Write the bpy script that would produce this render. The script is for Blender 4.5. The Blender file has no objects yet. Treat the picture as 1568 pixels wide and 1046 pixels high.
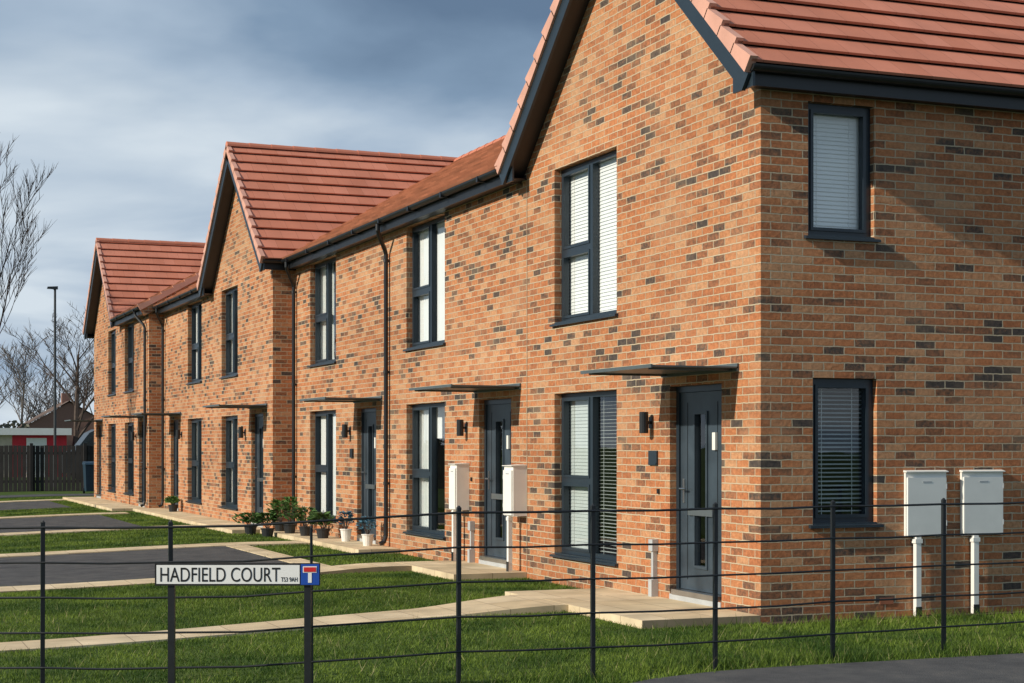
import bpy, math, random
import numpy as np
from mathutils import Vector, Matrix
random.seed(7); np.random.seed(7)
sc = bpy.context.scene

# ------------------------------------------------------------------ helpers
class MB:
    def __init__(s):
        s.v=[]; s.f=[]; s.m=[]; s.uv=[]; s.mats=[]; s.smooth=[]
    def mi(s,mat):
        if mat not in s.mats: s.mats.append(mat)
        return s.mats.index(mat)
    def face(s,pts,mat,uv=None,smooth=False):
        b=len(s.v); s.v.extend([tuple(p) for p in pts]); s.f.append(tuple(range(b,b+len(pts))))
        s.m.append(s.mi(mat)); s.smooth.append(smooth)
        if uv is None:
            p=[Vector(q) for q in pts]
            n=Vector((0,0,0))
            for i in range(len(p)):
                a=p[i]; c=p[(i+1)%len(p)]
                n+=a.cross(c)
            ax=max(range(3),key=lambda i:abs(n[i]))
            if ax==0: uv=[(q[1],q[2]) for q in p]
            elif ax==1: uv=[(q[0],q[2]) for q in p]
            else: uv=[(q[0],q[1]) for q in p]
        s.uv.append(uv)
    def hexa(s,c,mat):
        for q in ((3,2,1,0),(4,5,6,7),(0,1,5,4),(1,2,6,5),(2,3,7,6),(3,0,4,7)):
            s.face([c[i] for i in q],mat)
    def box(s,x0,x1,y0,y1,z0,z1,mat):
        s.hexa([(x0,y0,z0),(x1,y0,z0),(x1,y1,z0),(x0,y1,z0),(x0,y0,z1),(x1,y0,z1),(x1,y1,z1),(x0,y1,z1)],mat)
    def pbox(s,P,u0,u1,z0,z1,d0,d1,mat):
        s.hexa([P(u0,z0,d0),P(u1,z0,d0),P(u1,z0,d1),P(u0,z0,d1),P(u0,z1,d0),P(u1,z1,d0),P(u1,z1,d1),P(u0,z1,d1)],mat)
    def tube(s,pts,r,mat,n=8,cap=True):
        pts=[Vector(p) for p in pts]
        rr=r if isinstance(r,(list,tuple)) else [r]*len(pts)
        rings=[]; ref=None
        for i,p in enumerate(pts):
            t=(pts[min(i+1,len(pts)-1)]-pts[max(i-1,0)]).normalized()
            if ref is None:
                ref=Vector((0,0,1)) if abs(t.z)<.9 else Vector((1,0,0))
            a=t.cross(ref).normalized(); b=a.cross(t).normalized(); ref=b
            rings.append([p+(a*math.cos(2*math.pi*k/n)+b*math.sin(2*math.pi*k/n))*rr[i] for k in range(n)])
        for i in range(len(rings)-1):
            for k in range(n):
                s.face([rings[i][k],rings[i][(k+1)%n],rings[i+1][(k+1)%n],rings[i+1][k]],mat,uv=[(0,0)]*4,smooth=True)
        if cap:
            s.face(rings[0],mat); s.face(rings[-1],mat)
    def obj(s,name,parent=None):
        me=bpy.data.meshes.new(name); me.from_pydata(s.v,[],s.f)
        for m in s.mats: me.materials.append(m)
        me.polygons.foreach_set('material_index',s.m)
        me.polygons.foreach_set('use_smooth',s.smooth)
        l=me.uv_layers.new(name='UVMap')
        l.data.foreach_set('uv',[c for u in s.uv for q in u for c in q])
        me.update()
        o=bpy.data.objects.new(name,me); sc.collection.objects.link(o)
        if parent: o.parent=parent
        return o
def empty(name,loc=(0,0,0)):
    o=bpy.data.objects.new(name,None); sc.collection.objects.link(o); o.location=loc; return o

# ------------------------------------------------------------------ materials
def newmat(name):
    m=bpy.data.materials.new(name); m.use_nodes=True
    nt=m.node_tree; b=nt.nodes['Principled BSDF']; return m,nt,b
def N(nt,t,**k):
    n=nt.nodes.new(t)
    for a,v in k.items(): setattr(n,a,v)
    return n
def ramp(nt,stops,interp='LINEAR'):
    r=N(nt,'ShaderNodeValToRGB'); cr=r.color_ramp; cr.interpolation=interp
    while len(cr.elements)<len(stops): cr.elements.new(.5)
    for e,(p,c) in zip(cr.elements,stops): e.position=p; e.color=(*c,1)
    return r
def plain(name,col,rough=.5,metal=0,var=.12,scale=6,bump=0.0,spec=.5):
    m,nt,b=newmat(name); b.inputs['Roughness'].default_value=rough; b.inputs['Metallic'].default_value=metal
    b.inputs['Specular IOR Level'].default_value=spec
    tc=N(nt,'ShaderNodeTexCoord'); no=N(nt,'ShaderNodeTexNoise'); no.inputs['Scale'].default_value=scale; no.inputs['Detail'].default_value=6
    nt.links.new(tc.outputs['Object'],no.inputs['Vector'])
    r=ramp(nt,[(.25,[c*(1-var) for c in col]),(.75,[min(1,c*(1+var)) for c in col])])
    nt.links.new(no.outputs['Fac'],r.inputs['Fac']); nt.links.new(r.outputs['Color'],b.inputs['Base Color'])
    return m
def brick_mat():
    m,nt,b=newmat('brickwork'); L=nt.links.new
    b.inputs['Roughness'].default_value=.88; b.inputs['Specular IOR Level'].default_value=.25
    uv=N(nt,'ShaderNodeUVMap')
    nz=N(nt,'ShaderNodeTexNoise'); nz.inputs['Scale'].default_value=11; nz.inputs['Detail'].default_value=4
    L(uv.outputs[0],nz.inputs['Vector'])
    vm=N(nt,'ShaderNodeVectorMath',operation='MULTIPLY_ADD'); L(nz.outputs['Color'],vm.inputs[0]); vm.inputs[1].default_value=(.018,.016,0); L(uv.outputs[0],vm.inputs[2])
    br=N(nt,'ShaderNodeTexBrick'); br.offset=.5; br.offset_frequency=2
    L(vm.outputs[0],br.inputs['Vector'])
    br.inputs['Color1'].default_value=(0,0,0,1); br.inputs['Color2'].default_value=(1,1,1,1); br.inputs['Mortar'].default_value=(.5,.5,.5,1)
    br.inputs['Scale'].default_value=1; br.inputs['Brick Width'].default_value=.225; br.inputs['Row Height'].default_value=.075
    br.inputs['Mortar Size'].default_value=.0066; br.inputs['Mortar Smooth'].default_value=.25; br.inputs['Bias'].default_value=0
    lo=N(nt,'ShaderNodeTexNoise'); lo.inputs['Scale'].default_value=.9; lo.inputs['Detail'].default_value=4
    mp=N(nt,'ShaderNodeMapping'); mp.inputs['Scale'].default_value=(.6,3.2,1); L(uv.outputs[0],mp.inputs['Vector']); L(mp.outputs[0],lo.inputs['Vector'])
    ma=N(nt,'ShaderNodeMath',operation='MULTIPLY_ADD'); L(lo.outputs['Fac'],ma.inputs[0]); ma.inputs[1].default_value=1.0; ma.inputs[2].default_value=-.42
    ad=N(nt,'ShaderNodeMath',operation='ADD'); L(br.outputs['Color'],ad.inputs[0]); L(ma.outputs[0],ad.inputs[1])
    fi=N(nt,'ShaderNodeTexNoise'); fi.inputs['Scale'].default_value=22; fi.inputs['Detail'].default_value=7; fi.inputs['Roughness'].default_value=.72
    L(uv.outputs[0],fi.inputs['Vector'])
    ms=N(nt,'ShaderNodeMath',operation='MULTIPLY_ADD'); L(fi.outputs['Fac'],ms.inputs[0]); ms.inputs[1].default_value=.5; ms.inputs[2].default_value=-.245
    ad2=N(nt,'ShaderNodeMath',operation='ADD'); L(ad.outputs[0],ad2.inputs[0]); L(ms.outputs[0],ad2.inputs[1])
    r=ramp(nt,[(0.0,(.080,.066,.060)),(.10,(.11,.080,.064)),(.20,(.25,.118,.066)),(.36,(.41,.155,.070)),(.60,(.50,.190,.080)),(.82,(.53,.225,.10)),(1,(.56,.29,.15))])
    L(ad2.outputs[0],r.inputs['Fac'])
    mr=N(nt,'ShaderNodeMapRange'); L(fi.outputs['Fac'],mr.inputs['Value']); mr.inputs['From Min'].default_value=.3; mr.inputs['From Max'].default_value=.7; mr.inputs['To Min'].default_value=.68; mr.inputs['To Max'].default_value=1.2
    mu=N(nt,'ShaderNodeVectorMath',operation='SCALE'); L(r.outputs['Color'],mu.inputs[0]); L(mr.outputs[0],mu.inputs['Scale'])
    mx=N(nt,'ShaderNodeMix',data_type='RGBA'); L(br.outputs['Fac'],mx.inputs['Factor']); L(mu.outputs[0],mx.inputs[6]); mx.inputs[7].default_value=(.56,.46,.32,1)
    ef=N(nt,'ShaderNodeTexNoise'); ef.inputs['Scale'].default_value=.8; ef.inputs['Detail'].default_value=9; ef.inputs['Roughness'].default_value=.62; L(uv.outputs[0],ef.inputs['Vector'])
    er=N(nt,'ShaderNodeMapRange'); L(ef.outputs['Fac'],er.inputs['Value']); er.inputs['From Min'].default_value=.50; er.inputs['From Max'].default_value=.78; er.inputs['To Min'].default_value=0; er.inputs['To Max'].default_value=.45
    mx2=N(nt,'ShaderNodeMix',data_type='RGBA'); L(er.outputs[0],mx2.inputs['Factor']); L(mx.outputs[2],mx2.inputs[6]); mx2.inputs[7].default_value=(.54,.38,.24,1)
    # broad tonal drift along the walls
    dr=N(nt,'ShaderNodeTexNoise'); dr.inputs['Scale'].default_value=.35; dr.inputs['Detail'].default_value=3; L(mp.outputs[0],dr.inputs['Vector'])
    dm=N(nt,'ShaderNodeMapRange'); L(dr.outputs['Fac'],dm.inputs['Value']); dm.inputs['From Min'].default_value=.3; dm.inputs['From Max'].default_value=.7; dm.inputs['To Min'].default_value=.86; dm.inputs['To Max'].default_value=1.1
    d2=N(nt,'ShaderNodeVectorMath',operation='SCALE'); L(mx2.outputs[2],d2.inputs[0]); L(dm.outputs[0],d2.inputs['Scale'])
    L(d2.outputs[0],b.inputs['Base Color'])
    inv=N(nt,'ShaderNodeMath',operation='MULTIPLY_ADD'); L(br.outputs['Fac'],inv.inputs[0]); inv.inputs[1].default_value=-1; 
    hh=N(nt,'ShaderNodeMath',operation='MULTIPLY_ADD'); L(br.outputs['Color'],hh.inputs[0]); hh.inputs[1].default_value=.6; L(fi.outputs['Fac'],hh.inputs[2]); L(hh.outputs[0],inv.inputs[2])
    bp=N(nt,'ShaderNodeBump'); bp.inputs['Strength'].default_value=1.0; bp.inputs['Distance'].default_value=.014
    L(inv.outputs[0],bp.inputs['Height']); L(bp.outputs['Normal'],b.inputs['Normal'])
    return m
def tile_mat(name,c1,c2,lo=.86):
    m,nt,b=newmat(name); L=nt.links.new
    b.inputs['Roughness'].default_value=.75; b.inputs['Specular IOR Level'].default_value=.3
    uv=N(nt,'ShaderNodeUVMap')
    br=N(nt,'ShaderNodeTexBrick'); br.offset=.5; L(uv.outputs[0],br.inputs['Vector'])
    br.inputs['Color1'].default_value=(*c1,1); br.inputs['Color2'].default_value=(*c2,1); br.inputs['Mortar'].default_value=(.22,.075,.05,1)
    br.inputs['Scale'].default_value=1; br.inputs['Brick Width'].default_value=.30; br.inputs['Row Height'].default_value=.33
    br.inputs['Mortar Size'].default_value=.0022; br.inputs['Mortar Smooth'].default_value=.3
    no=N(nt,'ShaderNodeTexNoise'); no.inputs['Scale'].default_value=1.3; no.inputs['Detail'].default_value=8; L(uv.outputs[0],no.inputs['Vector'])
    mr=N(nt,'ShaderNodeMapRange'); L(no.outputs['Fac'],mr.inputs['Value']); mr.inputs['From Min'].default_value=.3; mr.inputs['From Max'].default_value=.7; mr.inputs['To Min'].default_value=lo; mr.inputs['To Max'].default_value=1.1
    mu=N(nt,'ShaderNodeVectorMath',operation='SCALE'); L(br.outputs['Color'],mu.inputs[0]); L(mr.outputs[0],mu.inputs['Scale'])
    L(mu.outputs[0],b.inputs['Base Color'])
    fi=N(nt,'ShaderNodeTexNoise'); fi.inputs['Scale'].default_value=60; fi.inputs['Detail'].default_value=3; L(uv.outputs[0],fi.inputs['Vector'])
    bp=N(nt,'ShaderNodeBump'); bp.inputs['Strength'].default_value=.2; bp.inputs['Distance'].default_value=.01
    L(fi.outputs['Fac'],bp.inputs['Height']); L(bp.outputs['Normal'],b.inputs['Normal'])
    return m
def glass_mat():
    m,nt,b=newmat('window_glass'); L=nt.links.new
    nt.nodes.remove(b); out=[n for n in nt.nodes if n.type=='OUTPUT_MATERIAL'][0]
    t=N(nt,'ShaderNodeBsdfTransparent'); t.inputs[0].default_value=(.96,.985,.985,1)
    g=N(nt,'ShaderNodeBsdfGlossy'); g.inputs['Roughness'].default_value=.01
    lw=N(nt,'ShaderNodeLayerWeight'); lw.inputs['Blend'].default_value=.5
    pw=N(nt,'ShaderNodeMath',operation='POWER'); L(lw.outputs['Facing'],pw.inputs[0]); pw.inputs[1].default_value=4.2
    fr=N(nt,'ShaderNodeMath',operation='MULTIPLY_ADD'); L(pw.outputs[0],fr.inputs[0]); fr.inputs[1].default_value=.9; fr.inputs[2].default_value=.08
    tc=N(nt,'ShaderNodeTexCoord'); no=N(nt,'ShaderNodeTexNoise'); no.inputs['Scale'].default_value=1.2; L(tc.outputs['Object'],no.inputs['Vector'])
    bp=N(nt,'ShaderNodeBump'); bp.inputs['Strength'].default_value=.08; bp.inputs['Distance'].default_value=.02; L(no.outputs['Fac'],bp.inputs['Height']); L(bp.outputs['Normal'],g.inputs['Normal'])
    mx=N(nt,'ShaderNodeMixShader'); L(fr.outputs[0],mx.inputs[0]); L(t.outputs[0],mx.inputs[1]); L(g.outputs[0],mx.inputs[2]); L(mx.outputs[0],out.inputs[0])
    return m
def ground_mat(name,cols,scale,rough=.95,bump=.5,bscale=40):
    m,nt,b=newmat(name); L=nt.links.new; b.inputs['Roughness'].default_value=rough; b.inputs['Specular IOR Level'].default_value=.2
    tc=N(nt,'ShaderNodeTexCoord'); no=N(nt,'ShaderNodeTexNoise'); no.inputs['Scale'].default_value=scale; no.inputs['Detail'].default_value=10; no.inputs['Roughness'].default_value=.65
    L(tc.outputs['Object'],no.inputs['Vector'])
    k=len(cols); r=ramp(nt,[(.3+.4*i/(k-1),c) for i,c in enumerate(cols)]); L(no.outputs['Fac'],r.inputs['Fac']); L(r.outputs['Color'],b.inputs['Base Color'])
    n2=N(nt,'ShaderNodeTexNoise'); n2.inputs['Scale'].default_value=bscale; n2.inputs['Detail'].default_value=4; L(tc.outputs['Object'],n2.inputs['Vector'])
    bp=N(nt,'ShaderNodeBump'); bp.inputs['Strength'].default_value=bump; bp.inputs['Distance'].default_value=.02
    L(n2.outputs['Fac'],bp.inputs['Height']); L(bp.outputs['Normal'],b.inputs['Normal'])
    return m
def leaf_mat(name,c1,c2,rough=.6,trans=0):
    m,nt,b=newmat(name); L=nt.links.new; b.inputs['Roughness'].default_value=rough; b.inputs['Specular IOR Level'].default_value=.25
    ge=N(nt,'ShaderNodeNewGeometry'); r=ramp(nt,[(0,c1),(1,c2)])
    tc=N(nt,'ShaderNodeTexCoord'); no=N(nt,'ShaderNodeTexNoise'); no.inputs['Scale'].default_value=1.1; no.inputs['Detail'].default_value=6; L(tc.outputs['Object'],no.inputs['Vector'])
    ma=N(nt,'ShaderNodeMath',operation='MULTIPLY_ADD'); L(no.outputs['Fac'],ma.inputs[0]); ma.inputs[1].default_value=3.6; ma.inputs[2].default_value=-1.8
    m2=N(nt,'ShaderNodeMath',operation='MULTIPLY_ADD'); L(ge.outputs['Random Per Island'],m2.inputs[0]); m2.inputs[1].default_value=.6; L(ma.outputs[0],m2.inputs[2])
    m3=N(nt,'ShaderNodeMath',operation='ADD'); L(m2.outputs[0],m3.inputs[0]); m3.inputs[1].default_value=.2
    L(m3.outputs[0],r.inputs['Fac']); L(r.outputs['Color'],b.inputs['Base Color'])
    if trans:
        out=[n for n in nt.nodes if n.type=='OUTPUT_MATERIAL'][0]
        tr=N(nt,'ShaderNodeBsdfTranslucent'); L(r.outputs['Color'],tr.inputs['Color'])
        mx=N(nt,'ShaderNodeMixShader'); mx.inputs[0].default_value=trans; L(b.outputs[0],mx.inputs[1]); L(tr.outputs[0],mx.inputs[2]); L(mx.outputs[0],out.inputs[0])
    return m
def paving_mat():
    m,nt,b=newmat('paving'); L=nt.links.new; b.inputs['Roughness'].default_value=.9; b.inputs['Specular IOR Level'].default_value=.2
    tc=N(nt,'ShaderNodeTexCoord')
    br=N(nt,'ShaderNodeTexBrick'); br.offset=0; L(tc.outputs['Object'],br.inputs['Vector']); br.inputs['Scale'].default_value=1
    br.inputs['Brick Width'].default_value=.45; br.inputs['Row Height'].default_value=.45; br.inputs['Mortar Size'].default_value=.005
    br.inputs['Color1'].default_value=(.62,.49,.31,1); br.inputs['Color2'].default_value=(.72,.59,.40,1); br.inputs['Mortar'].default_value=(.34,.26,.17,1)
    no=N(nt,'ShaderNodeTexNoise'); no.inputs['Scale'].default_value=2.5; no.inputs['Detail'].default_value=9; L(tc.outputs['Object'],no.inputs['Vector'])
    mr=N(nt,'ShaderNodeMapRange'); L(no.outputs['Fac'],mr.inputs['Value']); mr.inputs['From Min'].default_value=.3; mr.inputs['From Max'].default_value=.7; mr.inputs['To Min'].default_value=.76; mr.inputs['To Max'].default_value=1.12
    mu=N(nt,'ShaderNodeVectorMath',operation='SCALE'); L(br.outputs['Color'],mu.inputs[0]); L(mr.outputs[0],mu.inputs['Scale']); L(mu.outputs[0],b.inputs['Base Color'])
    return m

BRICK=brick_mat(); TILE=tile_mat('roof_tile',(.53,.19,.115),(.60,.23,.15)); TILEG=tile_mat('roof_tile_grazing_tone',(.30,.12,.065),(.42,.17,.095),.7); GLASS=glass_mat(); PAVE=paving_mat()  # mid roofs: same tiles, browner look at grazing view put into the colour
VERGE=plain('verge_cap',(.62,.33,.25),.7,var=.15,scale=3)
FRAME=plain('anthracite_upvc',(.018,.030,.042),.35,var=.1)
BLACK=plain('black_plastic',(.010,.012,.015),.4,var=.2)
DOORM=plain('door_leaf',(.036,.052,.068),.38,var=.45,scale=3)
SILVER=plain('brushed_metal',(.6,.6,.6),.3,1)
CAN=plain('canopy_grey',(.08,.10,.105),.4,var=.15)
WHITE=plain('white_plastic',(.82,.81,.76),.45,var=.04)
GREYP=plain('grey_plastic',(.42,.44,.45),.5,var=.1)
BLIND=plain('blind_white',(.90,.91,.90),.6,var=.02)
BLINDG=plain('blind_grey',(.52,.57,.56),.6,var=.05)
CURT=plain('curtain_fabric',(.80,.82,.80),.8,var=.05)
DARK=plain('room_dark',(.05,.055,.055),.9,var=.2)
IRON=plain('fence_iron',(.010,.012,.014),.45,var=.25,scale=20)
ASPH=ground_mat('asphalt',[(.06,.06,.063),(.09,.09,.092),(.125,.12,.115)],3,bump=.5,bscale=120)
LAWN=ground_mat('lawn_soil',[(.030,.055,.010),(.055,.095,.016),(.10,.13,.03)],1.6,bscale=60)
GRASS=leaf_mat('grass_blades',(.032,.080,.009),(.185,.265,.036),trans=.3)
DRYG=leaf_mat('dry_grass',(.14,.15,.05),(.34,.30,.14))
BARK=plain('bark',(.085,.065,.055),.95,var=.3,scale=4,spec=.1)
WOODF=plain('dark_timber',(.022,.02,.02),.9,var=.35,scale=3)
SOIL=ground_mat('soil',[(.05,.035,.022),(.10,.075,.05)],8)

# ------------------------------------------------------------------ terrain
def sm(t): t=max(0,min(1,t)); return t*t*(3-2*t)
def g(x,y):
    z=-.12*sm((-x-1.2)/5.5)
    z-=.14*sm((-5.15-y)/.15) if y>-13 and y<-5.1 else 0
    if y<=-13: z=-.02
    return z
xs=[-900,-300,-120,-60,-30,-20]+[ -14+.5*i for i in range(53)]+[20,30,60,120,300,900]
ys=[-300,-100,-40,-20,-14,-13.2,-13]+[-12+ .5*i for i in range(14)]+[-5.3,-5.15]+[-5+.5*i for i in range(131)]+[70,90,130,200,400,900]
ys=sorted(set(ys))
me=bpy.data.meshes.new('ground')
V=[(x,y,g(x,y)) for y in ys for x in xs]; nx=len(xs)
F=[(j*nx+i,j*nx+i+1,(j+1)*nx+i+1,(j+1)*nx+i) for j in range(len(ys)-1) for i in range(nx-1)]
me.from_pydata(V,[],F); me.materials.append(LAWN)
for p in me.polygons: p.use_smooth=True
sc.collection.objects.link(bpy.data.objects.new('ground',me))

EXCL=[]
def patch(name,a,b,c,d,off,mat,n=24,skirt=.12,zf=None,excl=True):
    mb=MB()
    def pt(t,e0,e1):
        x=e0[0]+(e1[0]-e0[0])*t; y=e0[1]+(e1[1]-e0[1])*t
        z=(zf(x,y) if zf else g(x,y)+off); return (x,y,z)
    L=[pt(i/n,a,d) for i in range(n+1)]; R=[pt(i/n,b,c) for i in range(n+1)]
    lo=lambda p:(p[0],p[1],p[2]-skirt)
    for i in range(n):
        mb.face([L[i],L[i+1],R[i+1],R[i]],mat)
        mb.face([L[i],lo(L[i]),lo(L[i+1]),L[i+1]],mat); mb.face([R[i],lo(R[i]),lo(R[i+1]),R[i+1]],mat)
    mb.face([L[0],R[0],lo(R[0]),lo(L[0])],mat); mb.face([L[n],R[n],lo(R[n]),lo(L[n])],mat)
    if excl: EXCL.append([a,b,c,d])
    return mb.obj(name)
def rect(name,x0,x1,y0,y1,off,mat,**k): return patch(name,(x0,y0),(x0,y1),(x1,y1),(x1,y0),off,mat,**k)
ST=.075
rect('doorstep_paving',-1.2,-.003,.0,2.35,.1,PAVE,zf=lambda x,y:ST)
p1=lambda x,y:g(x,y)+.02+(ST-.022)*sm((x+2.6)/1.4)
patch('garden_path',(-1.203,1.62),(-1.203,2.85),(-2.6,2.45),(-2.6,1.66),.03,PAVE,zf=p1)
patch('garden_path',(-2.603,1.66),(-2.603,2.45),(-7.3,1.85),(-7.3,1.28),.03,PAVE,zf=p1)
rect('house_paving',-1.2,-.003,2.353,3.3,.1,PAVE,zf=lambda x,y:ST-.01)
rect('doorstep_paving',-.95,-.003,5.6,7.9,.1,PAVE,zf=lambda x,y:ST)
rect('garden_path',-7.3,-.953,7.2,7.9,.03,PAVE,zf=lambda x,y:g(x,y)+.02+(ST-.022)*sm((x+2.6)/1.4))
rect('driveway',-7.3,-2.06,7.97,13.3,.014,ASPH)
rect('garden_path',-2.05,-1.72,7.91,13.3,.022,PAVE)
rect('garden_path',-7.3,-.66,13.31,14.0,.028,PAVE)
rect('house_paving',-.65,-.003,10.6,16.9,.07,PAVE,zf=lambda x,y:ST)
rect('garden_path',-7.3,-1.2,19.5,20.2,.028,PAVE)
rect('driveway',-7.3,-2.2,20.3,26.5,.014,ASPH)
rect('house_paving',-1.15,-.393,17.0,28.29,.07,PAVE,zf=lambda x,y:ST)
rect('garden_path',-7.3,-1.5,26.6,27.3,.028,PAVE)
rect('garden_path',-1.65,-.76,28.31,38.2,.07,PAVE,zf=lambda x,y:ST)
rect('driveway',-7.3,-2.2,31.5,37.0,.014,ASPH)
rect('garden_path',-7.3,-1.66,37.1,37.9,.028,PAVE)
rect('driveway',-7.3,2.2,41.5,43.6,.014,ASPH)
rect('soil_margin',.0,6,-.16,-.004,.012,SOIL)
mb=MB(); up=[(14,-2.8),(4,-2.76),(.7,-2.74),(-1.2,-2.72),(-1.95,-2.72),(-2.5,-2.82),(-3.1,-3.1),(-4,-3.5),(-7,-4.1),(-14,-4.4)]
for (xa,ya),(xb,yb) in zip(up[:-1],up[1:]):
    k=8
    for i in range(k):
        x0=xa+(xb-xa)*i/k; x1=xa+(xb-xa)*(i+1)/k; y0=ya+(yb-ya)*i/k; y1=ya+(yb-ya)*(i+1)/k
        mb.face([(x0,y0,g(x0,y0)+.015),(x1,y1,g(x1,y1)+.015),(x1,-5.0,g(x1,-5)+.015),(x0,-5.0,g(x0,-5)+.015)],ASPH)
        mb.face([(x0,y0,g(x0,y0)+.015),(x1,y1,g(x1,y1)+.015),(x1,y1,g(x1,y1)-.05),(x0,y0,g(x0,y0)-.05)],ASPH)
mb.obj('footpath')
mb=MB(); mb.box(-14,14,-5.13,-5.0,-.4,.02,plain('kerb_concrete',(.35,.34,.31),.9)); mb.obj('kerb')
mb=MB(); mb.box(-60,60,-12.2,-5.14,-.30,-.10,ASPH); mb.obj('road')

# ------------------------------------------------------------------ building parts
def wall(mb,P,u0,u1,z0,z1,holes,rev=.1,mat=None):
    mat=mat or BRICK
    us=sorted(set([u0,u1]+[h[0] for h in holes]+[h[1] for h in holes])); zs=sorted(set([z0,z1]+[h[2] for h in holes]+[h[3] for h in holes]))
    for i in range(len(us)-1):
        for j in range(len(zs)-1):
            cu=(us[i]+us[i+1])/2; cz=(zs[j]+zs[j+1])/2
            if any(h[0]<cu<h[1] and h[2]<cz<h[3] for h in holes): continue
            mb.face([P(us[i],zs[j],0),P(us[i+1],zs[j],0),P(us[i+1],zs[j+1],0),P(us[i],zs[j+1],0)],mat)
    for a,b,c,d in holes:
        for q in ([(a,c),(a,d)],[(b,c),(b,d)]):
            (ua,za),(ub,zb)=q
            mb.face([P(ua,za,0),P(ub,zb,0),P(ub,zb,rev),P(ua,za,rev)],mat,uv=[(ua,za),(ub,zb),(ub+rev,zb),(ua+rev,za)])
        for z in (c,d):
            mb.face([P(a,z,0),P(b,z,0),P(b,z,rev),P(a,z,rev)],mat)
def window(par,P,a,b,c,d,kind='two',blind='closed',rev=.1):
    fr=MB(); e=.004
    F0,F1=rev-.01,rev+.06; t=.055
    a+=e;b-=e;c+=e;d-=e
    fr.pbox(P,a,b,c,c+t,F0,F1,FRAME); fr.pbox(P,a,b,d-t,d,F0,F1,FRAME)
    fr.pbox(P,a,a+t,c+t,d-t,F0,F1,FRAME); fr.pbox(P,b-t,b,c+t,d-t,F0,F1,FRAME)
    gl=MB(); G=rev+.035
    if kind=='two':
        m=(a+b)/2; zt=c+(d-c)*.46
        fr.pbox(P,m-.04,m+.04,c+t,d-t,F0-.003,F1,FRAME)
        fr.pbox(P,m+.04,b-t,zt-.035,zt+.035,F0-.003,F1,FRAME)
        for (s0,s1,q0,q1) in ((m+.04,b-t,zt+.035,d-t),(m+.04,b-t,c+t,zt-.035)):
            w=.03; A,B=F0-.012,F1-.01
            fr.pbox(P,s0,s1,q0,q0+w,A,B,FRAME); fr.pbox(P,s0,s1,q1-w,q1,A,B,FRAME)
            fr.pbox(P,s0,s0+w,q0+w,q1-w,A,B,FRAME); fr.pbox(P,s1-w,s1,q0+w,q1-w,A,B,FRAME)
    else:
        s0,s1,q0,q1=a+t,b-t,c+t,d-t; w=.03; A,B=F0-.015,F1-.01
        fr.pbox(P,s0,s1,q0,q0+w,A,B,FRAME); fr.pbox(P,s0,s1,q1-w,q1,A,B,FRAME)
        fr.pbox(P,s0,s0+w,q0+w,q1-w,A,B,FRAME); fr.pbox(P,s1-w,s1,q0+w,q1-w,A,B,FRAME)
    fr.hexa([P(a-.05,c-.035,-.045),P(b+.05,c-.035,-.045),P(b+.05,c-.035,-.002),P(a-.05,c-.035,-.002),P(a-.05,c-.012,-.045),P(b+.05,c-.012,-.045),P(b+.05,c-.002,-.002),P(a-.05,c-.002,-.002)],FRAME)
    fr.pbox(P,a,b,c-.006,c+.012,-.002,F0,FRAME)
    fr.obj('window_frame',par)
    gl.face([P(a+.02,c+.02,G),P(b-.02,c+.02,G),P(b-.02,d-.02,G),P(a+.02,d-.02,G)],GLASS); gl.obj('window_glass',par)
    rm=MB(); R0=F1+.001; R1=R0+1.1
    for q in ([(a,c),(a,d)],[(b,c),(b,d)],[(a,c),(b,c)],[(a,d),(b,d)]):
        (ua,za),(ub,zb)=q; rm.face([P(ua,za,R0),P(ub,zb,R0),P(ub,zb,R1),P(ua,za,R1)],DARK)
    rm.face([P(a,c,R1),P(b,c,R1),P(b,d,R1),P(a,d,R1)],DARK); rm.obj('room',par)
    bl=MB(); D=F1+.012
    def slats(u0,u1,mode,mat,z0,z1):
        z=z1-.03
        bl.pbox(P,u0,u1,z1-.045,z1-.01,D-.005,D+.04,mat)
        pitch=.040
        while z>z0:
            q={'closed':(.045,.012),'open':(.006,.036),'tilt':(.014,.034)}[mode]
            j=random.uniform(-.0015,.0015)
            bl.face([P(u0,z-q[0]+j,D),P(u1,z-q[0]+j,D),P(u1,z,D+q[1]),P(u0,z,D+q[1])],mat)
            z-=pitch
        for u in (u0+.15,u1-.15): bl.pbox(P,u-.003,u+.003,z0,z1-.04,D-.004,D-.002,mat)
    if blind=='closed': slats(a+.03,b-.03,'closed',BLIND,c+.03,d)
    elif blind=='open': slats(a+.03,b-.03,'tilt',BLINDG,c+.03,d)
    elif blind=='mixed':
        m=(a+b)/2; slats(a+.03,m-.01,'open',BLINDG,c+.03,d); slats(m+.01,b-.03,'closed',BLINDG,c+(d-c)*.05,d)
    elif blind=='vertical':
        n=int((b-a-.06)/.085)
        for i in range(n):
            u=a+.04+i*.085; bl.face([P(u,c+.03,D+.03),P(u+.083,c+.03,D),P(u+.083,d-.03,D),P(u,d-.03,D+.03)],BLIND)
    else:
        def drape(u0,u1,mat,dd,zt=d-.03,zb=c+.03):
            n=40
            for i in range(n):
                f=lambda k:(u0+(u1-u0)*k/n, dd+.02*math.sin(k*1.35+u0*3)+.012*math.sin(k*.6))
                (ua,da),(ub,db)=f(i),f(i+1)
                bl.face([P(ua,zb,da),P(ub,zb,db),P(ub,zt,db),P(ua,zt,da)],mat,smooth=True)
        w=b-a; rr=random.uniform(.28,.42)
        drape(a+.02,a+w*rr,CURT,D+.04); drape(b-w*(rr+.05),b-.02,CURT,D+.04)
        bl.pbox(P,a+.03,b-.03,d-.5,d-.05,D+.12,D+.125,BLIND)
        bl.pbox(P,a+w*.45,a+w*.53,c+.03,c+.25,D+.2,D+.3,WHITE)
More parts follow.
